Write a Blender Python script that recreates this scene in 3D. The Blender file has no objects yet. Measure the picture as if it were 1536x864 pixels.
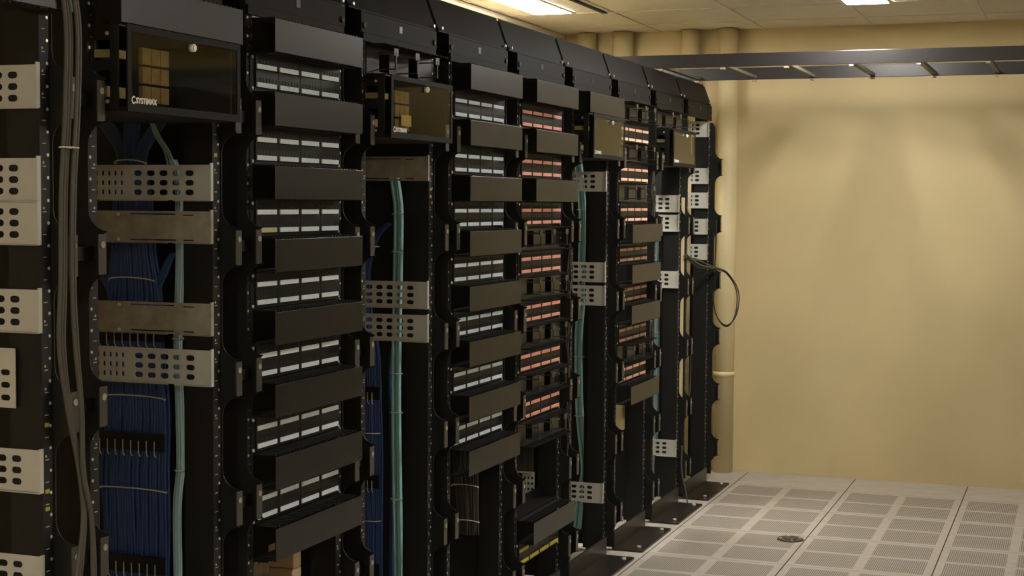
import bpy, bmesh, math, random
from mathutils import Vector, Matrix
random.seed(7)
S = bpy.context.scene
COL = S.collection

# ------------------------------------------------------------------ camera
def make_camera():
    yaw, pit, rol = 0.3527, 0.0553, 0.0070
    F = Vector((-math.sin(yaw)*math.cos(pit), math.cos(yaw)*math.cos(pit), -math.sin(pit)))
    R = Vector((math.cos(yaw), math.sin(yaw), 0)); Up = R.cross(F)
    R2 = R*math.cos(rol) + Up*math.sin(rol); U2 = -R*math.sin(rol) + Up*math.cos(rol)
    cam = bpy.data.cameras.new('camera'); cam.sensor_width = 36; cam.lens = 2315.6/1536*36
    cam.clip_start = 0.05; cam.clip_end = 100
    o = bpy.data.objects.new('camera', cam); COL.objects.link(o)
    m = Matrix((R2, U2, -F)).transposed().to_4x4(); m.translation = Vector((1.903, 0, 1.529))
    o.matrix_world = m; S.camera = o
make_camera()
# ------------------------------------------------------------------ world, exposure
w = bpy.data.worlds.new('world'); S.world = w; w.use_nodes = True
w.node_tree.nodes['Background'].inputs[0].default_value = (1, .95, .85, 1)
w.node_tree.nodes['Background'].inputs[1].default_value = .01
S.view_settings.view_transform = 'Standard'; S.view_settings.look = 'None'
S.view_settings.gamma = 1; S.view_settings.use_curve_mapping = False
S.view_settings.exposure = 3.12
LAMP = 7.0                                   # strength of the fluorescent lenses
LAMPS = [(-.70, 7.05), (.90, 7.12), (2.50, 4.70), (.90, -.9), (2.50, -.9), (4.10, 4.70), (4.10, 7.12)]  # unseen ones at the right are added to brighten rack fronts and wall

# ------------------------------------------------------------------ materials
def mat(name, col, rough=.5, metal=0., spec=.5, noise=0., nscale=8., bump=0., bscale=200.):
    m = bpy.data.materials.new(name); m.use_nodes = True
    nt = m.node_tree; b = nt.nodes['Principled BSDF']
    b.inputs['Base Color'].default_value = (*col, 1); b.inputs['Roughness'].default_value = rough
    b.inputs['Metallic'].default_value = metal; b.inputs['Specular IOR Level'].default_value = spec
    if noise or bump: tc = nt.nodes.new('ShaderNodeTexCoord')
    if noise:
        n = nt.nodes.new('ShaderNodeTexNoise'); n.inputs['Scale'].default_value = nscale; n.inputs['Detail'].default_value = 5
        r = nt.nodes.new('ShaderNodeMapRange'); r.inputs['To Min'].default_value = 1-noise; r.inputs['To Max'].default_value = 1+noise
        r.inputs['From Min'].default_value = .3; r.inputs['From Max'].default_value = .7
        mx = nt.nodes.new('ShaderNodeVectorMath'); mx.operation = 'SCALE'; mx.inputs[0].default_value = col
        nt.links.new(tc.outputs['Object'], n.inputs['Vector']); nt.links.new(n.outputs[0], r.inputs[0])
        nt.links.new(r.outputs[0], mx.inputs['Scale']); nt.links.new(mx.outputs[0], b.inputs['Base Color'])
    if bump:
        n2 = nt.nodes.new('ShaderNodeTexNoise'); n2.inputs['Scale'].default_value = bscale
        bp = nt.nodes.new('ShaderNodeBump'); bp.inputs['Strength'].default_value = bump; bp.inputs['Distance'].default_value = .002
        nt.links.new(tc.outputs['Object'], n2.inputs['Vector']); nt.links.new(n2.outputs[0], bp.inputs['Height'])
        nt.links.new(bp.outputs[0], b.inputs['Normal'])
    return m
M = dict(
    wall=mat('beige_painted_wall', (.64, .515, .275), .6, noise=.05, nscale=2.5, bump=.25, bscale=60),
    wall2=mat('cream_painted_pipe', (.68, .57, .33), .45),
    ceil=mat('mineral_ceiling_tile', (.74, .69, .58), .9, noise=.04, nscale=30, bump=.3, bscale=300),
    grid=mat('ceiling_grid', (.68, .63, .53), .5),
    floor=mat('laminate_floor_tile', (.47, .425, .37), .45, noise=.07, nscale=14),
    seam=mat('floor_seam', (.05, .035, .02), .8),
    rack=mat('black_rack_paint', (.008, .008, .0075), .55, spec=.35),
    plate=mat('black_base_paint', (.014, .011, .009), .35, spec=.5, noise=.1, nscale=5),
    cover=mat('charcoal_cover', (.011, .010, .0085), .33, spec=.45, noise=.06, nscale=10),
    trough=mat('charcoal_trough', (.009, .0082, .007), .6, spec=.14, noise=.05, nscale=4),
    panel=mat('patch_panel_black', (.007, .0065, .0055), .45, spec=.3),
    port=mat('port_black', (.004, .004, .004), .6),
    lab_b=mat('pale_blue_label', (.66, .75, .80), .6, noise=.08, nscale=90),
    lab_r=mat('salmon_label', (.92, .40, .29), .6, noise=.18, nscale=14),
    lab_h=mat('orange_pink_label', (.92, .50, .34), .6, noise=.14, nscale=14),
    lab_y=mat('yellow_label', (.50, .42, .03), .6),
    lab_y2=mat('yellowed_label', (.50, .50, .30), .6),
    zinc=mat('galvanised_sheet', (.52, .51, .46), .5, metal=.1, spec=.5, noise=.06, nscale=12),
    zinc2=mat('scuffed_sheet', (.34, .31, .25), .5, metal=.1, spec=.5, noise=.18, nscale=30),
    screw=mat('zinc_screw', (.8, .77, .68), .3, metal=.6),
    mark=mat('white_unit_print', (.42, .40, .34), .6),
    ymark=mat('yellow_tape', (.4, .33, .03), .6),
    tab=mat('grey_retainer', (.055, .048, .038), .4, spec=.5),
    blue=mat('blue_cable_jacket', (.024, .062, .205), .45, spec=.5),
    teal=mat('aqua_fibre_jacket', (.33, .62, .61), .45),
    tealp=mat('pale_aqua_jacket', (.33, .50, .52), .45),
    grey=mat('grey_cable_jacket', (.065, .060, .048), .5),
    dark=mat('dark_cable_jacket', (.035, .032, .026), .5),
    tie=mat('cable_tie_nylon', (.60, .57, .48), .5),
    yell=mat('fibre_adapter_tan', (.27, .215, .085), .6, noise=.25, nscale=60),
    ylab=mat('cream_note', (.75, .62, .32), .7),
    logo=mat('logo_white', (.75, .75, .70), .5),
    rung=mat('rung_paint', (.10, .085, .06), .5),
    clip=mat('tan_clip', (.30, .26, .17), .5),
    ladder=mat('satin_grey_ladder', (.030, .027, .027), .30, metal=.2, spec=.6),
    strip=mat('cream_strip', (.56, .46, .26), .6),
    beige=mat('beige_plastic', (.50, .37, .24), .5),
    lampbody=mat('white_lamp_body', (.7, .7, .66), .5),
    dstrip=mat('dark_diffuser_slot', (.012, .011, .01), .7),
    disc=mat('bronze_disc', (.06, .047, .026), .45, metal=.2),
)
def perf_mat():
    m = bpy.data.materials.new('perforated_tile'); m.use_nodes = True; nt = m.node_tree; b = nt.nodes['Principled BSDF']
    b.inputs['Roughness'].default_value = .5
    tc = nt.nodes.new('ShaderNodeTexCoord'); sp = nt.nodes.new('ShaderNodeSeparateXYZ'); nt.links.new(tc.outputs['Object'], sp.inputs[0])
    def math_(op, a, bv=None):
        n = nt.nodes.new('ShaderNodeMath'); n.operation = op
        for i, v in enumerate((a, bv)):
            if v is None: continue
            if isinstance(v, (int, float)): n.inputs[i].default_value = v
            else: nt.links.new(v, n.inputs[i])
        return n.outputs[0]
    def dist(ax, pitch):
        return math_('ABSOLUTE', math_('SUBTRACT', math_('FRACT', math_('DIVIDE', sp.outputs[ax], pitch)), .5))
    dx = dist(0, .0086); dy = dist(1, .0150)
    hole = math_('MULTIPLY', math_('LESS_THAN', dx, .25), math_('LESS_THAN', dy, .42))
    mx = nt.nodes.new('ShaderNodeMix'); mx.data_type = 'RGBA'
    mx.inputs['A'].default_value = (.43, .39, .335, 1); mx.inputs['B'].default_value = (.10, .08, .058, 1)
    nt.links.new(hole, mx.inputs['Factor']); nt.links.new(mx.outputs['Result'], b.inputs['Base Color'])
    return m
M['perf'] = perf_mat()
def emis_mat():
    m = bpy.data.materials.new('fluorescent_lens'); m.use_nodes = True; nt = m.node_tree; nt.nodes.clear()
    e = nt.nodes.new('ShaderNodeEmission'); e.inputs[0].default_value = (1, .97, .90, 1); e.inputs[1].default_value = LAMP
    o = nt.nodes.new('ShaderNodeOutputMaterial'); nt.links.new(e.outputs[0], o.inputs[0]); return m
M['lamp'] = emis_mat()
def glass_mat():
    m = bpy.data.materials.new('smoked_window'); m.use_nodes = True; nt = m.node_tree; nt.nodes.clear()
    t = nt.nodes.new('ShaderNodeBsdfTransparent'); t.inputs[0].default_value = (.86, .82, .72, 1)
    g = nt.nodes.new('ShaderNodeBsdfGlossy'); g.inputs['Roughness'].default_value = .05; g.inputs[0].default_value = (.9, .9, .85, 1)
    lw = nt.nodes.new('ShaderNodeLayerWeight'); lw.inputs[0].default_value = .5
    pw = nt.nodes.new('ShaderNodeMath'); pw.operation = 'POWER'; pw.inputs[1].default_value = 4.5; nt.links.new(lw.outputs['Facing'], pw.inputs[0])
    f = nt.nodes.new('ShaderNodeMath'); f.operation = 'MULTIPLY_ADD'; f.inputs[1].default_value = .62; f.inputs[2].default_value = .03; nt.links.new(pw.outputs[0], f.inputs[0])
    x = nt.nodes.new('ShaderNodeMixShader'); o = nt.nodes.new('ShaderNodeOutputMaterial')
    nt.links.new(f.outputs[0], x.inputs[0]); nt.links.new(t.outputs[0], x.inputs[1]); nt.links.new(g.outputs[0], x.inputs[2])
    nt.links.new(x.outputs[0], o.inputs[0]); return m
M['glass'] = glass_mat()

# ------------------------------------------------------------------ mesh helpers
class MB:
    def __init__(s): s.bm = bmesh.new(); s.mi = 0
    def box(s, x0, x1, y0, y1, z0, z1, bev=0, only=None):
        c = [(x, y, z) for x in (x0, x1) for y in (y0, y1) for z in (z0, z1)]
        v = [s.bm.verts.new(p) for p in c]
        fs = []
        for idx in ((0, 1, 3, 2), (4, 6, 7, 5), (0, 4, 5, 1), (2, 3, 7, 6), (0, 2, 6, 4), (1, 5, 7, 3)):
            f = s.bm.faces.new([v[i] for i in idx]); f.material_index = s.mi; fs.append(f)
        if bev:
            es = list({e for f in fs for e in f.edges})
            bmesh.ops.bevel(s.bm, geom=es, offset=bev, segments=2, affect='EDGES', profile=.5)
        return s
    def prism(s, pts, axis, a0, a1):
        """polygon pts in the plane across axis (0:x -> pts (y,z); 1:y -> (x,z); 2:z -> (x,y)), extruded a0..a1"""
        def P(p, a):
            return (a, p[0], p[1]) if axis == 0 else ((p[0], a, p[1]) if axis == 1 else (p[0], p[1], a))
        A = [s.bm.verts.new(P(p, a0)) for p in pts]; B = [s.bm.verts.new(P(p, a1)) for p in pts]
        n = len(pts)
        for f in (A[::-1], B): s.bm.faces.new(f).material_index = s.mi
        for i in range(n): s.bm.faces.new((A[i], A[(i+1) % n], B[(i+1) % n], B[i])).material_index = s.mi
        return s
    def quad(s, *p):
        s.bm.faces.new([s.bm.verts.new(q) for q in p]).material_index = s.mi; return s
    def cyl(s, p0, p1, r, n=12, r1=None):
        return s.tube([p0, p1], r, n, r1)
    def tube(s, pts, r, n=8, r1=None):
        pts = [Vector(p) for p in pts]; rings = []
        d0 = (pts[1]-pts[0]).normalized(); ref = Vector((0, 0, 1)) if abs(d0.z) < .9 else Vector((1, 0, 0))
        u = d0.cross(ref).normalized()
        for i, p in enumerate(pts):
            d = (pts[min(i+1, len(pts)-1)]-pts[max(i-1, 0)]).normalized()
            u = (u-d*u.dot(d)).normalized(); v = d.cross(u)
            rr = r if r1 is None else r+(r1-r)*i/(len(pts)-1)
            rings.append([s.bm.verts.new(p+u*rr*math.cos(2*math.pi*k/n)+v*rr*math.sin(2*math.pi*k/n)) for k in range(n)])
        for a, b in zip(rings, rings[1:]):
            for k in range(n):
                f = s.bm.faces.new((a[k], a[(k+1) % n], b[(k+1) % n], b[k])); f.material_index = s.mi; f.smooth = True
        s.bm.faces.new(rings[0][::-1]).material_index = s.mi; s.bm.faces.new(rings[-1]).material_index = s.mi
        return s
    def mesh(s, name, mats):
        bmesh.ops.recalc_face_normals(s.bm, faces=s.bm.faces)
        me = bpy.data.meshes.new(name); s.bm.to_mesh(me); s.bm.free()
        for m in (mats if isinstance(mats, (list, tuple)) else [mats]): me.materials.append(M[m] if isinstance(m, str) else m)
        return me
def smooth(pts, k=6):
    """Catmull-Rom through pts"""
    P = [Vector(p) for p in pts]; P = [P[0]*2-P[1]]+P+[P[-1]*2-P[-2]]; out = []
    for i in range(1, len(P)-2):
        for j in range(k):
            t = j/k; a, b, c, d = P[i-1:i+3]
            out.append(.5*((2*b)+(c-a)*t+(2*a-5*b+4*c-d)*t*t+(-a+3*b-3*c+d)*t**3))
    out.append(P[-2]); return out
def stadium(cy, cz, w, h, n=5):
    r = min(w, h)/2; pts = []
    if w >= h:
        for k in range(n+1): a = -math.pi/2+math.pi*k/n; pts.append((cy+w/2-r+r*math.cos(a), cz+r*math.sin(a)))
        for k in range(n+1): a = math.pi/2+math.pi*k/n; pts.append((cy-w/2+r+r*math.cos(a), cz+r*math.sin(a)))
    else:
        for k in range(n+1): a = math.pi*k/n; pts.append((cy+r*math.cos(a), cz+h/2-r+r*math.sin(a)))
        for k in range(n+1): a = math.pi+math.pi*k/n; pts.append((cy+r*math.cos(a), cz-h/2+r+r*math.sin(a)))
    return pts
def rect(y0, y1, z0, z1): return [(y0, z0), (y1, z0), (y1, z1), (y0, z1)]
def holed(name, outline, holes, thick, matname, plane='yz'):
    """flat sheet with cut holes, front at +thick/2; sheet lies in yz (normal x) or xz (normal y)"""
    cu = bpy.data.curves.new(name, 'CURVE'); cu.dimensions = '2D'; cu.fill_mode = 'BOTH'; cu.extrude = thick/2
    for pts in [outline]+holes:
        sp = cu.splines.new('POLY'); sp.points.add(len(pts)-1); sp.use_cyclic_u = True
        for q, (a, b) in zip(sp.points, pts): q.co = (a, b, 0, 1)
    o = bpy.data.objects.new(name, cu); COL.objects.link(o)
    dg = bpy.context.evaluated_depsgraph_get(); me = bpy.data.meshes.new_from_object(o.evaluated_get(dg))
    bpy.data.objects.remove(o); bpy.data.curves.remove(cu)
    me.name = name
    if plane == 'yz': me.transform(Matrix(((0, 0, 1, 0), (1, 0, 0, 0), (0, 1, 0, 0), (0, 0, 0, 1))))
    else: me.transform(Matrix(((1, 0, 0, 0), (0, 0, -1, 0), (0, 1, 0, 0), (0, 0, 0, 1))))
    me.materials.clear(); me.materials.append(M[matname]); return me
def text_mesh(txt, size, matname):
    cu = bpy.data.curves.new('lettering', 'FONT'); cu.body = txt; cu.size = size; cu.extrude = .0004; cu.resolution_u = 2; cu.offset = size*.03
    o = bpy.data.objects.new('lettering', cu); COL.objects.link(o)
    dg = bpy.context.evaluated_depsgraph_get(); me = bpy.data.meshes.new_from_object(o.evaluated_get(dg))
    bpy.data.objects.remove(o); bpy.data.curves.remove(cu)
    me.transform(Matrix(((0, 0, 1, 0), (1, 0, 0, 0), (0, 1, 0, 0), (0, 0, 0, 1))))
    me.materials.clear(); me.materials.append(M[matname]); return me

# ------------------------------------------------------------------ object helpers
def thing(name, label, cat, loc=(0, 0, 0), group=None, me=None):
    o = bpy.data.objects.new(name, me); COL.objects.link(o); o.location = loc
    o['label'] = label; o['category'] = cat
    if group: o['group'] = group
    return o
def part(name, me, parent, loc=(0, 0, 0), label=None):
    o = bpy.data.objects.new(name, me); COL.objects.link(o); o.parent = parent; o.location = loc
    if label: o['label'] = label
    return o
def struct(name, me, loc=(0, 0, 0)):
    o = bpy.data.objects.new(name, me); COL.objects.link(o); o.location = loc; o['kind'] = 'structure'; return o

# ================================================================== THE ROOM
XL, XR, YF, YB, ZC = -1.0, 5.2, -2.5, 8.709, 2.518
struct('wall_back', MB().box(XL-.1, XR+.1, YB, YB+.1, -.05, ZC+.1).mesh('wall_back', 'wall'))
struct('wall_left', MB().box(XL-.1, XL, YF, YB, -.05, ZC+.1).mesh('wall_left', 'wall'))
struct('wall_right', MB().box(XR, XR+.1, YF, YB, -.05, ZC+.1).mesh('wall_right', 'wall'))
struct('wall_front', MB().box(XL-.1, XR+.1, YF-.1, YF, -.05, ZC+.1).mesh('wall_front', 'wall'))
# floor: raised floor tiles; solid under the racks, perforated along the aisle
T = .603; X1 = .154; YS = 7.697
def build_floor():
    b = MB(); b.mi = 0
    z = 0.0
    b.box(XL, XR, YF, YB, -.05, -.006)
    xs = [X1+T*i for i in range(-2, 9)]; ys = [YS+T*k for k in range(1, -16, -1)]
    xs = [x for x in xs if XL < x < XR]; ys = [y for y in ys if YF < y < YB-.2]
    gx = [XL]+sorted(xs)+[XR]; gy = [YF]+sorted(ys)+[YB]
    g = .0026
    for i in range(len(gx)-1):
        for k in range(len(gy)-1):
            x0, x1 = gx[i]+g, gx[i+1]-g; y0, y1 = gy[k]+.0012, gy[k+1]-.0012
            full = abs(gx[i+1]-gx[i]-T) < .01 and abs(gy[k+1]-gy[k]-T) < .01 and gx[i] > X1-.01
            b.mi = 0
            if not full:
                b.quad((x0, y0, z), (x1, y0, z), (x1, y1, z), (x0, y1, z))
            else:
                px = [x0, gx[i]+.034, gx[i]+.279, gx[i]+.322, gx[i]+.567, x1]
                py = [y0, gy[k]+.034, gy[k]+.283, gy[k]+.318, gy[k]+.568, y1]
                for a in range(5):
                    for c in range(5):
                        b.mi = 1 if (a in (1, 3) and c in (1, 3)) else 0
                        b.quad((px[a], py[c], z), (px[a+1], py[c], z), (px[a+1], py[c+1], z), (px[a], py[c+1], z))
            b.mi = 0
    # dark core under the seams
    b.mi = 2; b.quad((XL, YF, -.004), (XR, YF, -.004), (XR, YB, -.004), (XL, YB, -.004))
    return b.mesh('floor', ['floor', 'perf', 'seam'])
struct('floor', build_floor())
# ceiling: lay-in tiles on a grid
def build_ceiling():
    b = MB(); b.mi = 0
    b.box(XL, XR, YF, YB, ZC, ZC+.05)
    b.mi = 1; C = .6
    x = .195-C*2
    while x < XR:
        if x > XL+.05: b.box(x-.011, x+.011, YF, YB, ZC-.004, ZC)
        x += C
    y = 7.74
    for k in range(-1, 16):
        yy = 7.74-k*C
        if YF < yy < YB: b.box(XL, XR, yy-.011, yy+.011, ZC-.0035, ZC)
    return b.mesh('ceiling', ['ceil', 'grid'])
struct('ceiling', build_ceiling())
struct('trim_1', MB().box(XL, XL+.022, YF, YB, ZC-.028, ZC-.004).mesh('trim', 'grid'))
# lamps
def lamp(x, y, label):
    t = thing('ceiling_light', label, 'light', (x, y, ZC), 'recessed fluorescent ceiling lights')
    fr = MB(); L, W = .61, .10
    fr.box(-W-.02, -W, -L-.02, L+.02, -.010, -.0045); fr.box(W, W+.02, -L-.02, L+.02, -.010, -.0045)
    fr.box(-W, W, -L-.02, -L, -.010, -.0045); fr.box(-W, W, L, L+.02, -.010, -.0045)
    part('frame', fr.mesh('frame', 'lampbody'), t)
    part('diffuser', MB().box(-W, W, -L, L, -.009, -.005).mesh('diffuser', 'lamp'), t, label='glowing white lens')
lt = ['long glowing fluorescent ceiling light above the rack row, left of the dark slot',
      'glowing fluorescent ceiling light above the aisle, its tip at the top edge right of centre',
      'added fill light, unseen in the ceiling to the right, beside the middle racks',
      'glowing fluorescent ceiling light behind the camera, the one nearer the racks',
      'glowing fluorescent ceiling light behind the camera, the one farther from the racks',
      'added fill light, unseen in the ceiling far right, level with the middle racks',
      'added fill light, unseen in the ceiling far right, near the back wall']
for (x, y), l in zip(LAMPS, lt): lamp(x, y, l)
thing('air_slot_diffuser', 'narrow black air slot in the ceiling right of the light above the racks', 'air diffuser', (-.44, 6.6, ZC-.0042),
      me=MB().box(-.012, .012, -1.1, 1.13, -.005, 0).mesh('slot', 'dstrip'))
# wall pipes
def pipe(x, r, label, collar=False):
    t = thing('wall_pipe', label, 'pipe', (x, YB-r-.006, 0), 'cream painted vertical pipes on the back wall')
    part('pipe_run', MB().cyl((0, 0, .0), (0, 0, ZC-.005), r, 28).mesh('pipe', 'wall2'), t)
    if collar:
        part('coupling', MB().cyl((0, 0, .548), (0, 0, .578), r+.0035, 28).mesh('coupling', 'wall2'), t)
        part('pipe_strap', MB().box(-.10, -.02, .02, .052, .556, .570).mesh('strap', 'wall2'), t)
pipe(.012, .057, 'widest cream pipe in the open, just right of the rack row, running floor to ceiling', True)
pipe(-.21, .052, 'cream pipe second from right on the back wall, mostly hidden behind the last racks')
pipe(-.607, .062, 'cream pipe third from right at the ceiling, its lower part hidden by the racks')
pipe(-.825, .055, 'leftmost cream pipe, in the corner above the rack row')
thing('floor_marker_disc', 'round bronze disc lying on the perforated floor tiles in the aisle', 'floor disc', (.692, 6.995, 0))
dd = [o for o in COL.objects if o.name == 'floor_marker_disc'][0]
part('rim', MB().cyl((0, 0, 0), (0, 0, .006), .062, 36, r1=.058).mesh('rim', 'disc'), dd)
part('centre_cap', MB().cyl((0, 0, .006), (0, 0, .009), .030, 30, r1=.027).mesh('cap', 'tab'), dd, label='paler raised centre')
for a in (20, 110, 200, 290):
    part('screw', MB().cyl((.044*math.cos(math.radians(a)), .044*math.sin(math.radians(a)), .006), (.044*math.cos(math.radians(a)), .044*math.sin(math.radians(a)), .0085), .006, 10).mesh('screw', 'screw'), dd)

# ================================================================== THE RACKS
U = .04445; W19 = .4826; PITCH = .636; Y0 = 3.313
BAY = {n: Y0+PITCH*(i-2) for i, n in enumerate('ABCDEFGHIJ')}
WHERE = dict(A='leftmost rack', B='second rack from left', C='third rack from left', D='fourth rack from left', E='fifth rack from left',
             F='sixth rack from left', G='seventh rack from left', H='eighth rack from left', I='ninth rack from left', J='last rack by the back wall')
ZT = 1.886                                    # top of the first patch panel
def zrow(n): return ZT-(n-1)*4*U-2*U          # bottom of patch panel n
GAPL = .0162                                  # rack edge outside the 19 inch face
# shared meshes -----------------------------------------------------
def upright_mesh():
    b = MB(); b.box(-.076, 0, .029, .0325, .008, 2.06); b.box(-.003, 0, 0, .029, .008, 2.06); b.box(-.076, -.073, 0, .029, .008, 2.06)
    return b.mesh('upright', 'rack')
def holes_mesh(y, side):
    b = MB(); b.box(-.0001, .0003, y-.001, y+.001, .05, 2.0); b.mi = 1
    for k in range(44):
        z = .06+k*U
        b.cyl((0, y, z), (.0012, y, z), .0034, 8)
    return b.mesh('screw_holes', ['rack', 'screw'])
def ticks_mesh(y):
    b = MB(); rr = random.Random(3)
    for k in range(44):
        z = .06+k*U+U/2
        b.box(0, .0006, y-.005, y+.006, z-.0009, z+.0009)
        if rr.random() < .5: b.box(0, .0006, y+.001, y+.0055, z+.005, z+.0095)
    return b.mesh('unit_marks', 'mark')
UP = upright_mesh(); HM = holes_mesh(.0245-.0162, 0); TM = ticks_mesh(.019)
def base_mesh():
    b = MB(); w = W19+2*GAPL; r = .014
    pts = [(0, 0), (.137-r, 0)]
    for k in range(5): a = -math.pi/2+math.pi/2*k/4; pts.append((.137-r+r*math.cos(a), r+r*math.sin(a)))
    for k in range(5): a = math.pi/2*k/4; pts.append((.137-r+r*math.cos(a), w-r+r*math.sin(a)))
    pts.append((0, w))
    b.prism(pts, 2, 0, .008)
    b.box(.0, .008, .0, w, .008, .085)
    return b.mesh('base_angle', 'plate')
BASE = base_mesh()
BOLT = MB().cyl((0, 0, 0), (0, 0, .009), .0095, 6).mesh('bolt', 'screw')
def topbar_mesh():
    b = MB(); b.box(.001, .006, -.026, W19+.026, 2.003, 2.058); b.box(-.12, .001, -.016, W19+.016, 2.0605, 2.064)
    b.box(.001, .010, -.020, W19+.012, 1.978, 2.0015)
    return b.mesh('top_bar', 'trough')
TOPB = topbar_mesh()
TBOLT = MB().cyl((.006, 0, 0), (.010, 0, 0), .009, 8).mesh('bar_bolt', 'rack')
STICK = MB().box(.006, .0068, -.011, .011, -.010, .010).mesh('sticker', 'cover')
def rack(n):
    y = BAY[n]
    t = thing('equipment_rack', 'black two-post equipment rack frame, the '+WHERE[n], 'rack', (0, y, 0), 'two-post equipment racks in a row')
    a = part('upright', UP, t, (0, -GAPL, 0)); part('screw_holes', HM, a); part('unit_marks', TM, a)
    ob = part('upright', UP, t, (0, W19+GAPL, 0)); ob.scale = (1, -1, 1)
    part('screw_holes', HM, ob); part('unit_marks', TM, ob)
    bs = part('base_angle', BASE, t, (0, -GAPL, 0), 'black floor flange with rounded corners')
    part('bolt', BOLT, bs, (.105, .06, .008)); part('bolt', BOLT, bs, (.105, W19-.03, .008))
    tb = part('top_bar', TOPB, t)
    part('bar_bolt', TBOLT, tb, (0, -.008, 2.022)); part('bar_bolt', TBOLT, tb, (0, W19+.008, 2.022))
    part('sticker', STICK, tb, (0, .24, 2.034))
for n in BAY: rack(n)
# overhead trough sections -----------------------------------------
def trough_mesh():
    b = MB(); y0, y1 = -.066, PITCH-.066-.026
    X0, X2 = -.012, -.052; z0, z2 = 2.066, 2.178
    b.prism([(X0, z0), (X2, z2), (X2-.003, z2), (X0-.003, z0)], 1, y0, y1)
    b.box(-.34, X0, y0, y1, z0, z0+.003); b.box(-.343, -.34, y0, y1, z0, z2)
    b.prism([(X0-.003, z0+.003), (X2-.003, z2-.004), (-.30, z2-.004), (-.34, z0+.003)], 1, y1-.004, y1-.002)
    return b.mesh('trough_panel', 'trough')
TR = trough_mesh(); JP = MB().prism([(-.020, 2.070), (-.058, 2.172), (-.062, 2.172), (-.024, 2.070)], 1, PITCH-.100, PITCH-.030).mesh('gap_filler', 'rack')  # black filler added behind the trough gap so no light shows through
for n in BAY:
    if n == 'A': continue
    t = thing('overhead_cable_trough', 'charcoal sloping trough section on top of the '+WHERE[n], 'cable trough', (0, BAY[n], 0), 'overhead trough sections along the rack tops')
    part('trough_panel', TR, t); part('gap_filler', JP, t)
    for yy in (-.045, PITCH-.11): part('rivet', MB().cyl((-.012, yy, 2.078), (-.007, yy, 2.078), .005, 8).mesh('rivet', 'screw'), t)
# vertical cable managers ------------------------------------------
BZ = [.18, .49, .80, 1.11, 1.42, 1.73]
def manager_profile():
    pts = [(-.10, .03), (0.004, .03)]
    fil = .045; h = .045; e = .040
    for z in BZ:
        for k in range(6):
            a = math.pi/2*k/5; pts.append((.004+fil*(1-math.cos(a)), z-h-fil+fil*math.sin(a)))
        pts += [(e, z-h+.006), (e, z+h-.006)]
        for k in range(6):
            a = math.pi/2*(1-k/5); pts.append((.004+fil*(1-math.cos(a)), z+h+fil-fil*math.sin(a)))
    pts += [(.004, 1.90), (.001, 1.95), (-.012, 1.975), (-.10, 1.975)]
    return pts
def manager_mesh():
    b = MB(); b.prism(manager_profile(), 1, 0, .003); return b.mesh('side_plate', 'rack')
MP = manager_mesh()
TAB = MB().box(.0405, .0430, 0, .026, -.041, .041).mesh('retainer_tab', 'tab')
TABS = MB().cyl((.0430, .013, .020), (.0455, .013, .020), .007, 12).mesh('tab_screw', 'zinc2')
def bar_mesh(g):
    return MB().box(-.08, .016, .003, .009, -.012, .012).box(.010, .016, .003, g-.003, -.014, .014).mesh('cross_bar', 'rack')
G = PITCH-W19-2*GAPL-.002
SP = bar_mesh(G); DIV = MB().box(-.62, -.101, G-.003, G, .02, 2.05).mesh('divider_panel', 'rack')
names = list(BAY)
for i, n in enumerate(names):
    last = n == 'J'
    lab = 'black scalloped vertical cable manager '+('at the end of the row, beyond the last rack' if last else 'in the gap right of the '+WHERE[n])
    y = BAY[n]+W19+GAPL+.001
    t = thing('vertical_cable_manager', lab, 'cable manager', (0, y, 0), 'vertical cable managers between the racks')
    part('side_plate', MP, t); part('side_plate', MP, t, (0, G-.003, 0)); [part('cross_bar', SP, t, (0, 0, z)) for z in BZ]
    if not last: part('divider_panel', DIV, t, label='deep black panel behind the cables')
    for k, z in enumerate(BZ):
        for yy in ([G-.024] if last else ([0.0, G-.024])):
            tb = part('retainer_tab', TAB, t, (0, yy, z-.002), 'grey tab with a screw'); part('tab_screw', TABS, tb)
    if n == 'I':  # strip added in wall colour, as if the wall showed through the gap
        part('wall_glimpse_strip', MB().box(-.006, -.004, G-.080, G-.012, .45, 1.56).mesh('wall_glimpse_strip', 'strip'), t, label='tall narrow cream strip added for the wall showing in the gap')

# patch panels ------------------------------------------------------
def panel_mesh():
    b = MB(); h = 2*U-.001
    b.box(0, .0025, 0, W19, 0, h); b.box(-.04, 0, .022, W19-.022, .004, h-.004)
    for r in (0, 1):
        z = .0325+r*U - .0
        for k in range(4):
            y0 = .0195+k*.114
            b.box(.0025, .008, y0, y0+.1125, z-.024, z+.024-.004, bev=.0015)
    b.box(.0025, .005, .019, .0215, .002, h-.002)
    return b.mesh('faceplate', 'panel')
PM = panel_mesh()
def port_mesh():
    b = MB()
    for k in range(6):
        y = .0020+k*.0160
        b.box(.008, .0086, y, y+.0125, 0, .0085)
        b.box(.008, .0095, y+.0125, y+.0142, -.001, .0095)
    return b.mesh('port_row', 'port')
PORT = port_mesh()
LM = {k: MB().box(.008, .0105, 0, .096, 0, .0115).mesh('label_strip', k) for k in ('lab_b', 'lab_r', 'lab_h', 'lab_y', 'lab_y2')}
SCR = MB().cyl((.0025, 0, 0), (.0055, 0, 0), .0042, 10).mesh('panel_screw', 'screw')
ORD = ['first', 'second', 'third', 'fourth', 'fifth', 'sixth', 'seventh', 'eighth']
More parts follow.
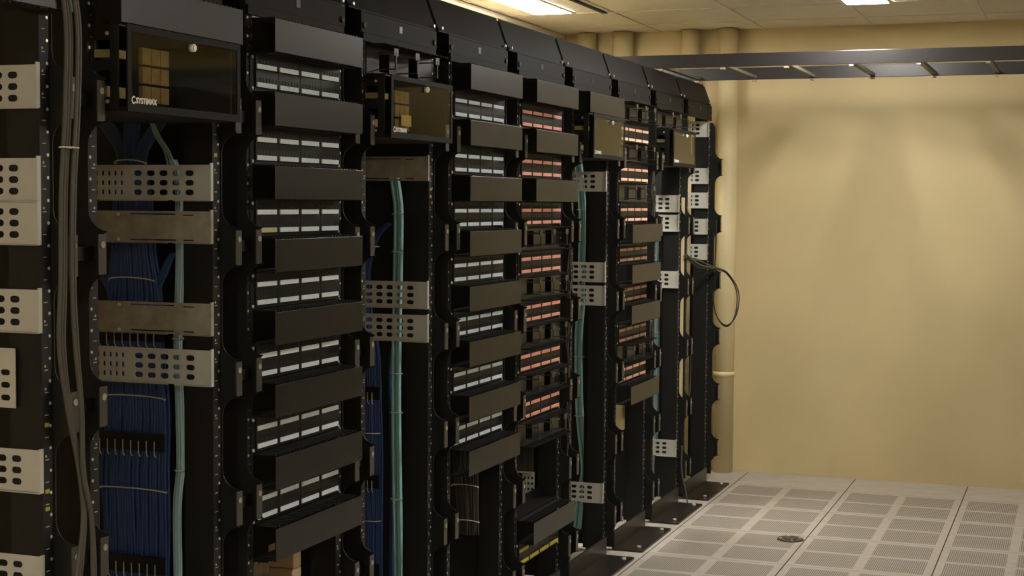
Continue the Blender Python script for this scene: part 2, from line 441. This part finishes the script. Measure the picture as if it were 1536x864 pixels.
def patch_panel(bay, z, lab, label, group, skip=()):
    t = thing('patch_panel', label, 'patch panel', (.0005, BAY[bay], z), group)
    part('faceplate', PM, t)
    for r in (1, 0):
        for k in range(4):
            y0 = .0225+k*.114; zl = .0095+r*U
            if (r, k) not in skip:
                part('label_strip', LM[lab[1] if isinstance(lab, tuple) and (r, k) == (0, 0) else (lab[0] if isinstance(lab, tuple) else lab)], t, (0, y0, zl))
            part('port_row', PORT, t, (0, y0, zl+.014))
    for yy in (.009, W19-.009):
        for zz in (.0065, 2*U-.0075): part('panel_screw', SCR, t, (0, yy, zz))
cols = dict(C=('lab_b', 'pale blue', 'third rack from left'), E=('lab_b', 'pale blue', 'fifth rack from left'),
            F=('lab_r', 'salmon', 'sixth rack from left'), H=('lab_h', 'orange-pink', 'eighth rack from left'))
for b, (m, cn, wh) in cols.items():
    for n in range(1, 8):
        mm = (m, 'lab_y2') if (b == 'C' and n == 3) else m
        patch_panel(b, zrow(n), mm, f'black patch panel with {cn} label strips, {ORD[n-1]} from top, {wh}', f'patch panels with {cn} labels in the {wh}')
patch_panel('F', .197, 'lab_y', 'black patch panel with yellow label strips at the foot of the sixth rack', None, skip=((1, 1), (1, 2), (1, 3)))

# horizontal cable managers ----------------------------------------
def hm_body():
    b = MB(); h = 2*U-.002
    for z0 in (.0, h-.003):
        b.box(.0, .020, .012, W19-.008, z0, z0+.003)
        for k in range(26):
            y = .014+k*(W19-.03)/25.5
            b.box(.020, .064, y, y+.005, z0, z0+.003)
    b.box(.020, .023, .012, W19-.008, .003, .006)
    b.box(-.002, .001, -.0, .012, 0, h); b.box(-.002, .001, W19-.012, W19, 0, h)
    return b.mesh('comb_frame', 'rack')
HB = hm_body()
HP = holed('back_plate', rect(.012, W19-.012, .004, 2*U-.006), [rect(.095, .165, .014, 2*U-.016), rect(.300, .372, .014, 2*U-.016)], .003, 'cover')
RG = MB().box(.003, .062, 0, .004, .062, .066).box(.003, .058, 0, .004, .018, .022).box(.058, .062, 0, .004, .018, .066).box(.058, .0615, -.012, .016, .058, .078).mesh('guide_ring', 'tab')
CV = MB().box(.068, .071, .002, W19+.002, .003, 2*U-.006, bev=.0008).mesh('cover', 'cover')
HINGE = MB().box(.060, .068, .06, .072, .028, .06).mesh('hinge', 'tab')
def hman(bay, z, covered, label, group):
    t = thing('horizontal_cable_manager', label, 'cable manager', (.0005, BAY[bay], z), group)
    part('comb_frame', HB, t)
    part('back_plate', HP, t, (.002, 0, 0)) if not covered else None
    if covered:
        part('cover', CV, t, label='flat charcoal cover standing off the rack'); part('hinge', HINGE, t)
    else:
        for y in (.085, .235, .385): part('guide_ring', RG, t, (0, y, 0))
pos = ['topmost'] + [f'below patch panel number {k}' for k in range(1, 8)]
cov = dict(A=[0], B=[0], C=range(8), E=range(8), F=[0, 1, 2], G=[0], H=[3, 4, 5, 7])
opn = dict(D=[0], F=[3, 4, 5, 6, 7], H=[0, 1, 2, 6], I=[0])
for src, c in ((cov, True), (opn, False)):
    for b, ns in src.items():
        for n in ns:
            z = zrow(n)-2*U if n else ZT
            what = 'charcoal-covered horizontal cable manager' if c else 'open comb-edged horizontal cable manager'
            if n == 0: lab = f'{what} under top bar, {WHERE[b]}'
            else: lab = f'{what} below {ORD[n-1]} patch panel, {WHERE[b]}'
            hman(b, z, c, lab, 'covered horizontal cable managers' if c else 'open horizontal cable managers')
hman('F', .286, True, 'charcoal-covered horizontal cable manager near the foot of the sixth rack, above yellow labels', 'covered horizontal cable managers')

# wall-box style fibre enclosures -----------------------------------
H4 = 4*U-.002
SIDE = holed('side_wall', [(.002, .003), (.066, .003), (.066, H4), (.002, H4)],
             [[(.006, .105), (.045, .105), (.045, .145), (.006, .145)], [(.006, .02), (.045, .02), (.045, .082), (.006, .082)]], .002, 'rack', 'xz')
def enc_body():
    b = MB()
    for z in (0, H4-.003): b.box(.0, .066, .001, .442, z, z+.003); b.box(-.20, .0, .022, .442, z, z+.003)
    b.box(-.20, .066, .440, .442, .003, H4-.003); b.box(-.20, .0, .022, .024, .003, H4-.003)
    b.box(-.20, -.197, .022, .440, .003, H4-.003); b.box(0, .002, .442, W19, 0, H4)
    return b.mesh('chassis', 'rack')
EB = enc_body()
DF = holed('door_frame', rect(.0, .446, 0, H4), [rect(.014, .432, .016, H4-.014)], .004, 'trough')
DG = MB().box(-.001, .001, .013, .433, .015, H4-.013).mesh('window', 'glass')
ADP = MB()
for k in range(3):
    for j in range(3):
        ADP.box(.0, .010, j*.034, j*.034+.031, k*.040, k*.040+.034)
ADP = ADP.mesh('adapter_block', 'yell')
LOCK = MB().cyl((0, 0, 0), (.010, 0, 0), .0085, 20); LOCK.cyl((.010, 0, 0), (.0125, 0, 0), .0055, 16); LOCK = LOCK.mesh('lock', 'screw')
KEY = MB().box(.0125, .0129, -.001, .001, -.004, .004).mesh('keyway', 'port')
LOGO = text_mesh('SYSTIMAX', .0165, 'logo')
def ring():
    b = MB(); n = 16
    for k in range(n-3):
        a0 = 2*math.pi*(k+2)/n; a1 = 2*math.pi*(k+3)/n
        b.prism([(.0075*math.cos(a0), .0085*math.sin(a0)), (.0075*math.cos(a1), .0085*math.sin(a1)), (.0045*math.cos(a1), .005*math.sin(a1)), (.0045*math.cos(a0), .005*math.sin(a0))], 0, 0, .0006)
    return b.mesh('logo_mark', 'logo')
LR = ring()
def enclosure(bay, look, adp=True, note=False):
    t = thing('fibre_enclosure', look+', '+WHERE[bay], 'fibre enclosure', (0, BAY[bay]-.002, 1.7085), 'glazed fibre enclosures near the rack tops')
    part('chassis', EB, t); part('side_wall', SIDE, t, (0, .002, 0))
    d = part('door', DF, t, (.086, 0, 0), 'framed door with a smoked window')
    part('window', DG, d); lk = part('lock', LOCK, d, (.002, .235, H4-.027)); part('logo', LOGO, d, (.0025, .028, .0175)); part('logo_mark', LR, d, (.002, .0205, .0235))
    part('hinge_rail', MB().box(.066, .084, .0, .446, .0, .010).mesh('hinge_rail', 'trough'), t)
    part('adapter_block', ADP, t, (.035, .118, .026)) if adp else None
    part('cable_tray', MB().box(.003, .05, .006, .06, .110, .126).mesh('tray', 'yell'), t, label='tan fibre tray end')
    part('cable_tray', MB().box(.003, .035, .006, .07, .030, .052).mesh('tray', 'yell'), t, label='tan fibre tray end')
    for zz in (.02, H4-.018): part('side_screw', MB().cyl((.040, .0008, zz), (.040, -.003, zz), .0038, 10).mesh('side_screw', 'screw'), t)
    if note: part('note_label', MB().box(.052, .053, .145, .215, .040, .072).mesh('note', 'ylab'), t, label='cream paper note behind the window')
enclosure('B', 'largest smoked-glass fibre enclosure with tan adapters behind its window')
enclosure('D', 'smoked-glass fibre enclosure with a cream note behind its window', note=True)
enclosure('G', 'fibre enclosure with an olive-reflecting window below a cover', adp=False)
enclosure('I', 'smallest-looking fibre enclosure with a pale reflecting window', adp=False)

# galvanised brackets ------------------------------------------------
BH = .083; BD = .325; BY = .4640            # brackets are bolted to the inner face of the right post and run back from it
hs = [stadium(-.060-k*.0355, zz, .0235, .0135) for k in range(5) for zz in (.0185, .0410, .0635)]
hs += [stadium(-.247-k*.0175, zz, .0070, .0130) for k in range(5) for zz in (.0185, .0410, .0635)]
PBR = holed('perforated_face', rect(-BD, .002, 0, BH), hs, .002, 'zinc', 'xz')
PBR2 = holed('slotted_face', rect(-BD, .002, 0, BH-.009), [stadium(-.160, .067, .130, .0030), stadium(-.064, .065, .030, .0030), stadium(-.160, .006, .130, .0030), stadium(-.064, .006, .030, .0030)], .002, 'zinc2', 'xz')
def flange_mesh(m, h):
    b = MB(); b.box(.000, .003, -.010, .0010, -.001, h+.004)
    b.box(-.10, .0, -.009, .0, -.0020, -.0005); b.box(-.31, -.12, -.004, .0, -.0018, -.0005)
    return b.mesh('flange', m)
FL = {True: flange_mesh('zinc', BH), False: flange_mesh('zinc2', BH-.009)}
BSC = MB().cyl((0, 0, 0), (0, -.003, 0), .0042, 10).mesh('mounting_screw', 'screw')
def bracket(bay, z, perf, pos_):
    nm, fa, m, ds = ('perforated_bracket', PBR, 'zinc', 'pale grey perforated bracket') if perf else ('slotted_bracket', PBR2, 'zinc2', 'scuffed grey slotted bracket')
    t = thing(nm, f'{ds}, {pos_}, {WHERE[bay]}', 'bracket', (0, BAY[bay]+BY, z), 'grey steel brackets on the rack posts')
    part('face_plate', fa, t); part('flange', FL[perf], t)
    if not perf:
        for zz in (.006, .066): part('mounting_screw', BSC, t, (-.255, -.001, zz))
for z, p in ((1.707, 'uppermost'), (1.526, 'second from the top'), (1.441, 'third from the top'), (1.269, 'fourth from the top'), (.953, 'fifth from the top'), (.742, 'lowest')): bracket('A', z, True, p)
bracket('B', 1.529, True, 'upper perforated one'); bracket('B', 1.429, False, 'upper slotted one')
bracket('B', 1.213, False, 'lower slotted one'); bracket('B', 1.094, True, 'lower perforated one')
bracket('D', 1.596, False, 'only slotted one'); bracket('D', 1.197, True, 'upper perforated one'); bracket('D', 1.093, True, 'lower perforated one')
for z, p in ((1.580, 'just below the enclosure'), (1.193, 'upper of middle pair'), (1.093, 'lower of middle pair'), (.240, 'lowest')): bracket('G', z, True, p)
for z, p in ((1.488, 'uppermost'), (1.390, 'second from the top'), (1.105, 'third from the top'), (.247, 'lowest')): bracket('I', z, True, p)
for z, p in ((1.892, 'uppermost'), (1.639, 'second from the top'), (1.507, 'third from the top'), (1.365, 'fourth from the top'), (1.227, 'lowest')): bracket('J', z, True, p)

# small rear brackets behind ------------------------------------------
def rear_bracket(loc, w, h, label, fins=False):
    t = thing('rear_bracket', label, 'bracket', loc)
    hs = [stadium(-w*(.2+.3*a), k, w*.19, .012) for a in range(3) for k in ((.02, .045, .07) if not fins else (.018, .040, .062))]
    part('face_plate', holed('face_plate', rect(-w, 0, 0, h), hs, .002, 'zinc', 'xz'), t)
    if fins:
        for k in range(4): part('rib_plate', MB().box(-.095+k*.024, -.076+k*.024, -.006, -.002, .09, .185).mesh('rib_plate', 'tab'), t)
        part('lip', MB().box(-.10, .0, -.008, .001, h, h+.005).mesh('lip', 'zinc'), t)
rear_bracket((-.055, 2.498, 1.118), .12, .118, 'short perforated bracket set back in the leftmost rack at mid height')
rear_bracket((-.089, 5.682, .385), .05, .082, 'ribbed grey bracket set back low in the sixth rack from the left', True)
# low frame in the sixth rack
def lowframe():
    b = MB(); b.box(-.07, .004, .0, W19, .372, .378); b.box(-.07, -.066, 0, W19, .378, .41); return b.mesh('tray', 'panel')
thing('rack_tray', 'thin black tray near the foot of the sixth rack, above the lowest cover', 'tray', (0, BAY['F'], 0.006), me=lowframe())

# ================================================================== CABLES
def bundle(name, label, group, strands, r, m, ties, tname='cable_tie'):
    """strands: list of point lists (world); ties: (points list closed, r)"""
    base = Vector(strands[0][-1])
    t = thing(name, label, 'cable bundle', base, group)
    b = MB()
    for s in strands: b.tube([Vector(p)-base for p in s], r, 7)
    part('strands', b.mesh('strands', m), t)
    for tie in ties:
        c, wy, wx, tail = tie; c = Vector(c)-base
        q = MB(); n = 16
        pts = [c+Vector((wx*math.cos(2*math.pi*k/n), wy*math.sin(2*math.pi*k/n), (.010*(abs(math.sin(2*math.pi*k/n))-.5) if wx > .04 else 0))) for k in range(n+1)]
        q.tube(pts, .0018, 6)
        if tail: q.box(c.x+wx-.001, c.x+wx+tail, c.y-wy*.6-.001, c.y-wy*.6+.001, c.z-.0018, c.z+.0018)
        part(tname, q.mesh('tie', 'tie'), t)
    return t
def jitter(s, a): return [(p[0]+random.uniform(-a, a), p[1]+random.uniform(-a, a), p[2]) for p in s]
# cables run down the deep channels between the racks, side by side from front to back
R = random.Random(11)
def hang(cen, N, layers, y, top=None):
    """cen: (z, x centre, half width); strands spread along x in the plane y"""
    st = []
    for layer in range(layers):
        for k in range(N):
            f = (k+.5+.4*layer)/N*2-1; f = min(f, 1)
            pts = [(xc+f*wd+R.uniform(-.0025, .0025), y+layer*.010+R.uniform(-.003, .003)+.01*f*f, z) for z, xc, wd in cen]
            if top: pts = top(f)+pts
            st.append(smooth(pts, 4))
    return st
def btop(f):
    if abs(f) <= .42: return [(-.286+f*.05, 3.245, 1.76), (-.288+f*.05, 3.243, 1.69)]
    if f < 0: return [(-.395+.05*(f+.7), 3.27, 1.735), (-.352+.07*(f+.7), 3.255, 1.695)]
    return [(-.190+.03*(f-.7), 3.25, 1.740), (-.226+.06*(f-.7), 3.245, 1.697)]
st = hang([(1.630, -.288, .037), (1.52, -.290, .050), (1.42, -.288, .056), (1.30, -.284, .072), (1.22, -.284, .072), (1.09, -.280, .082), (.99, -.277, .088), (.86, -.287, .096), (.75, -.286, .094), (.62, -.284, .092), (.40, -.284, .092)], 24, 2, 3.232, btop)
bundle('blue_cable_bundle', 'thick fan of blue data cables behind the brackets of the second rack', None, st, .0044, 'blue',
       [((-.288, 3.238, 1.622), .018, .045, 0), ((-.286, 3.238, 1.335), .022, .066, 0), ((-.280, 3.238, 1.045), .020, .088, 0), ((-.287, 3.238, .815), .020, .098, 0)])
def branch(xs, z0, lab):
    st = [smooth([(xs[0]+R.uniform(-.006, .006), 3.25, z0+.015), (xs[1]+k*.004, 3.245, z0-.03), (xs[2]+k*.005, 3.242, z0-.09), (xs[3]+k*.005, 3.243, z0-.2)], 4) for k in range(5)]
    bundle('blue_cable_branch', lab, None, st, .0044, 'blue', [])
branch((-.425, -.385, -.352, -.345), 1.375, 'short slanting blue cable branch left of the blue fan in the second rack')
branch((-.175, -.205, -.235, -.240), 1.385, 'short slanting blue cable branch right of the blue fan in the second rack')
st = hang([(1.36, -.240, .012), (1.29, -.258, .016), (1.18, -.258, .020), (1.06, -.238, .030), (.95, -.236, .033), (.88, -.234, .034), (.67, -.232, .034), (.42, -.230, .034), (.15, -.230, .034)], 12, 2, 4.480, lambda f: [(-.175+f*.006, 4.50, 1.46), (-.212+f*.010, 4.49, 1.42)])
bundle('blue_cable_bundle', 'blue data cable bundle at the left side of the fourth rack opening', None, st, .0043, 'blue',
       [((-.233, 4.485, .785), .020, .037, 0), ((-.231, 4.485, .50), .020, .037, 0), ((-.225, 4.488, 1.385), .018, .020, 0), ((-.257, 4.485, 1.24), .018, .022, 0)])
st = hang([(1.08, -.165, .008), (.98, -.180, .010), (.67, -.172, .010), (.32, -.171, .012), (.15, -.171, .012)], 5, 1, 4.53)
bundle('blue_cable_bundle', 'thin dim blue bundle just left of the aqua cables in the fourth rack', None, st, .0043, 'blue', [])
st = [smooth([(-.245+k*.006, 4.52, 1.665), (-.215+k*.006, 4.51, 1.64), (-.19+k*.004, 4.51, 1.62)], 4) for k in range(5)]
bundle('blue_cable_branch', 'dim blue cable branch under the enclosure of the fourth rack', None, st, .0044, 'blue', [])
# support bars with wire hooks
def support_bar(x0, x1, y, z, label, n):
    t = thing('cable_support_bar', label, 'cable bar', (x0, y, z), 'black cable support bars with wire hooks')
    part('bar', MB().box(0, x1-x0, -.002, .004, -.020, .022).mesh('bar', 'rack'), t)
    for k in range(n):
        x = .010+k*(x1-x0-.035)/(n-1)
        part('wire_hook', MB().tube([(x, -.004, .004), (x, -.004, -.028), (x+.006, -.006, -.034)], .0014, 5).mesh('wire_hook', 'tie'), t)
for z, l in ((1.205, 'upper'), (.936, 'middle'), (.632, 'lower')): support_bar(-.395, -.180, 3.212, z, f'black cable support bar over the blue cables of the second rack, {l} of three', 9)
for z, l in ((.915, 'upper'), (.630, 'middle'), (.342, 'lower')): support_bar(-.285, -.188, 4.462, z, f'black cable support bar over the blue cables of the fourth rack, {l} of three', 5)
# aqua bundles
def aqua(label, y, path, m, r=.0045, n=7, rad=.009, ties=(), two=False):
    st = []
    for k in range(n):
        a = 2*math.pi*k/n; q = rad if k else 0
        off = (q*math.cos(a), q*math.sin(a))
        if two: off = (off[0]*.55+(.0085 if k % 2 else -.0085), off[1]*.7)
        st.append(smooth([(p[0]+off[0], y+off[1], p[1]) for p in path], 5))
    return bundle('aqua_cable_bundle', label, 'aqua fibre cable bundles hanging between the racks', st, r, m, [((c[0], y, c[1]), .015, c[2], c[3]) for c in ties])
aqua('pale aqua round cable bundle in the second rack, right of the blue cables', 3.21, [(-.150, 1.625), (-.140, 1.60), (-.134, 1.57), (-.132, 1.54), (-.130, 1.45), (-.131, 1.37), (-.138, 1.175), (-.133, 1.014), (-.132, .884), (-.142, .785), (-.141, .62), (-.14, .40)], 'tealp', .0040, 8, .007,
     [(-.131, 1.455, .013, 0), (-.137, 1.195, .013, .045), (-.132, .875, .013, .03)])
aqua('aqua double cable bundle in the fourth rack from left', 4.49, [(-.158, 1.66), (-.152, 1.61), (-.142, 1.55), (-.136, 1.48), (-.138, 1.32), (-.142, 1.11), (-.143, .89), (-.140, .68), (-.137, .53), (-.133, .33), (-.133, .15)], 'teal', .0042, 8, .008,
     [(-.137, 1.49, .020, .035), (-.138, 1.37, .019, 0), (-.142, .98, .019, 0), (-.142, .855, .020, .03), (-.140, .575, .020, .03)], True)
aqua('aqua double cable bundle in the seventh rack from left', 6.40, [(-.158, 1.74), (-.149, 1.69), (-.138, 1.60), (-.128, 1.48), (-.128, 1.30), (-.130, 1.12), (-.141, .96), (-.140, .78), (-.133, .61), (-.114, .44), (-.108, .35), (-.128, .24), (-.139, .1)], 'teal', .0048, 8, .010,
     [(-.129, 1.50, .024, .03), (-.140, .86, .022, .03), (-.134, .60, .022, .03)], True)
aqua('pale aqua double cable bundle in the ninth rack, seen beside three covers', 7.66, [(-.141, 1.36), (-.138, 1.2), (-.135, 1.10), (-.131, .80), (-.131, .52), (-.132, .35), (-.148, .22), (-.150, .1)], 'tealp', .0065, 8, .014,
     [(-.133, .87, .030, .03), (-.132, .47, .030, 0)], True)
# small aqua pigtails entering under the enclosure of the seventh rack and the second
bundle('aqua_pigtail', 'short pale aqua pigtails dangling under the enclosure of the second rack', None,
       [smooth([(-.205+.004*k, 3.20, 1.715), (-.19+.006*k, 3.20, 1.68), (-.165+.006*k, 3.20, 1.645), (-.155+.012*k, 3.20, 1.60)], 4) for k in range(3)], .0024, 'tealp', [])
# dark bundle low in the fifth rack
st = hang([(.66, -.108, .046), (.55, -.106, .046), (.45, -.098, .040), (.36, -.092, .035)], 12, 1, 4.995)
bundle('dark_cable_bundle', 'curtain of dark grey cables with pale ties below the covers of the fifth rack', None, st, .0042, 'dark', [((-.107, 4.995, .535), .012, .052, 0), ((-.096, 4.995, .41), .012, .044, 0)])
# grey cables in front of the first gap
st = []
for k in range(5):
    o = (k-2)*.008
    if k < 3: p = [(.072, 2.478+o, 2.16), (.076, 2.482+o, 1.98), (.080, 2.500+o, 1.86), (.082, 2.492+o, 1.70), (.082, 2.478+o, 1.55), (.082, 2.474+o, 1.38), (.080, 2.470+o, 1.25), (.078, 2.492+o*.6, 1.12), (.078, 2.525+o*.6, 1.00), (.080, 2.532+o*.5, .90), (.082, 2.512+o, .78), (.082, 2.50+o, .65)]
    else: p = [(.084, 2.478+o, 2.16), (.084, 2.482+o, 1.98), (.088, 2.500+o, 1.86), (.090, 2.492+o, 1.70), (.090, 2.478+o, 1.55), (.090, 2.474+o, 1.38), (.090, 2.482+o, 1.25), (.088, 2.505+o*.6, 1.12), (.086, 2.512+o*.6, 1.00), (.086, 2.538+o*.5, .90), (.088, 2.535+o, .78), (.088, 2.525+o, .65)]
    st.append(smooth(p, 6))
bundle('grey_cable_bundle', 'loose bundle of grey cables hanging in front of the gap at far left', None, st, .0042, 'grey', [((.085, 2.484, 1.628), .026, .012, .01)])
# looped cable off the last rack
loop = [(-.02, 7.78, 1.247), (.015, 7.95, 1.232), (.035, 8.15, 1.200), (.058, 8.285, 1.178), (.10, 8.30, 1.155), (.150, 8.30, 1.085), (.166, 8.30, 1.01), (.147, 8.30, .915), (.10, 8.30, .868), (.05, 8.30, .905), (.024, 8.30, 1.00), (.028, 8.30, 1.15), (.035, 8.29, 1.30), (.04, 8.27, 1.44)]
l2 = [(p[0]+.008*math.sin(i*.9)-.006, p[1]+.008, p[2]+.009*math.cos(i*1.1)) for i, p in enumerate(loop)]
bundle('looped_cable', 'thin dark cable coiled in a hanging loop in front of the cream pipe', None, [smooth(loop, 8), smooth(l2, 8)], .0036, 'dark', [])
bundle('grey_patch_cable', 'grey cable drooping from the ninth rack towards the coiled loop', None,
       [smooth([(.005+o, 7.70, 1.262+o), (.01+o, 7.86, 1.222+o), (.012+o, 8.05, 1.190+o), (.050+o, 8.26, 1.178)], 6) for o in (0, .009)], .0055, 'grey', [])
bundle('grey_drop_cable', 'thin grey cable end touching the floor by the ninth rack base', None,
       [smooth([(.025, 7.62, .30), (.03, 7.60, .18), (.055, 7.585, .08), (.075, 7.56, .006)], 6)], .004, 'grey', [])
bundle('grey_drop_cable', 'thin curved grey cable on the front of the last rack, low down', None,
       [smooth([(.01, 7.80, .85), (.012, 7.84, .72), (.012, 7.83, .56), (.012, 7.78, .45)], 6)], .003, 'grey', [])
# ================================================================== LADDER TRAY crossing the aisle
def ladder():
    Xa, Xb = -.85, 4.9; Ya, Yb = 7.33, 8.12; z0 = 2.184
    t = thing('cable_ladder', 'long dark grey metal cable ladder crossing the aisle under the ceiling', 'cable ladder', (Xa, Ya, z0))
    for y in (0, Yb-Ya-.010):
        part('side_rail', MB().box(0, Xb-Xa, y, y+.010, 0, .064, bev=.002).mesh('side_rail', 'ladder'), t)
    x = .27-.305*3-Xa
    RU = MB().box(-.0125, .0125, .010, Yb-Ya-.010, .006, .020).mesh('rung', 'rung')
    RC = MB().box(-.010, .010, -.002, .030, -.010, -.001).mesh('rung_clip', 'clip')
    while x < Xb-Xa-.1:
        r = part('rung', RU, t, (x, 0, 0)); part('rung_clip', RC, r); part('rung_clip', RC, r, (0, Yb-Ya-.03, 0)); x += .305
ladder()
# ================================================================== small things at the feet
t = thing('terminal_block', 'beige plastic terminal block behind the lowest cover of the third rack', 'terminal block', (-.215, 3.70, .475))
part('housing', MB().box(0, .125, 0, .05, 0, .050, bev=.004).mesh('housing', 'beige'), t)
for k in range(3): part('connector', MB().box(.008+k*.016, .018+k*.016, -.006, .0, .035, .062).mesh('connector', 'beige'), t)
part('upper_housing', MB().box(.045, .124, .006, .05, .050, .110, bev=.003).mesh('upper_housing', 'beige'), t)
bracket('C', .395, True, 'only one')
t = thing('wall_glimpse_block', 'small beige block added for wall seen through the lower opening of the eighth rack', 'box', (-.135, 6.93, .465))  # wall-toned block added where the back wall shows through the opening
part('block_body', MB().box(0, .045, 0, .04, 0, .12, bev=.004).mesh('block_body', 'strip'), t); part('block_front', MB().box(.003, .042, -.004, 0, .003, .117, bev=.0015).mesh('block_front', 'strip'), t)

# ================================================================== cabinets on the other side of the aisle (outside the frame, mirrored in the glossy doors)
CB = MB().box(0, .9, 0, .84, .02, 2.05, bev=.004).mesh('carcass', 'rack'); CD = MB().box(-.02, 0, .02, .82, .06, 2.02, bev=.003).mesh('door', 'plate'); CH = MB().box(-.045, -.02, .74, .76, .95, 1.15).mesh('handle', 'zinc2')
for k, l in enumerate(('nearest the camera', 'second from the camera', 'third from the camera', 'nearest the back wall')):
    t = thing('equipment_cabinet', 'tall black closed cabinet across the aisle, '+l, 'cabinet', (2.15, 5.2+k*.86, 0), 'black cabinets across the aisle')
    part('carcass', CB, t); d = part('door', CD, t); part('handle', CH, d); part('plinth', MB().box(.03, .87, .03, .81, 0, .02).mesh('plinth', 'dark'), t)

# loose thin cords beside the posts
def cords(y, zr, label, seed, m='grey'):
    q = random.Random(seed); st = []
    for k in range(3):
        z = zr[0]; pts = []
        while z > zr[1]:
            pts.append((.012+q.uniform(-.004, .010), y+k*.006+q.uniform(-.009, .009), z)); z -= .055
        st.append(smooth(pts, 4))
    bundle('loose_cord_bundle', label, None, st, .0022, m, [])
cords(5.775, (1.42, .40), 'wavy thin grey cords hanging left of the seventh rack', 5)
cords(7.030, (1.70, 1.42), 'short wavy grey cords hanging left of the ninth rack enclosure', 6)
cords(7.035, (.98, .62), 'wavy grey cords hanging left of the ninth rack, at mid height', 8)
TF = MB().box(.0006, .0012, -.006, .007, -.004, .004).mesh('tape_flag', 'ymark')
racks = {round(o.location.y, 3): o for o in COL.objects if o.name.startswith('equipment_rack')}
for n, zs in (('A', (1.085, .953, .918)), ('B', (1.635, .61)), ('D', (1.568, 1.545))):
    for z in zs: part('tape_flag', TF, racks[round(BAY[n], 3)], (0, W19-.004, z), 'yellow tape mark')
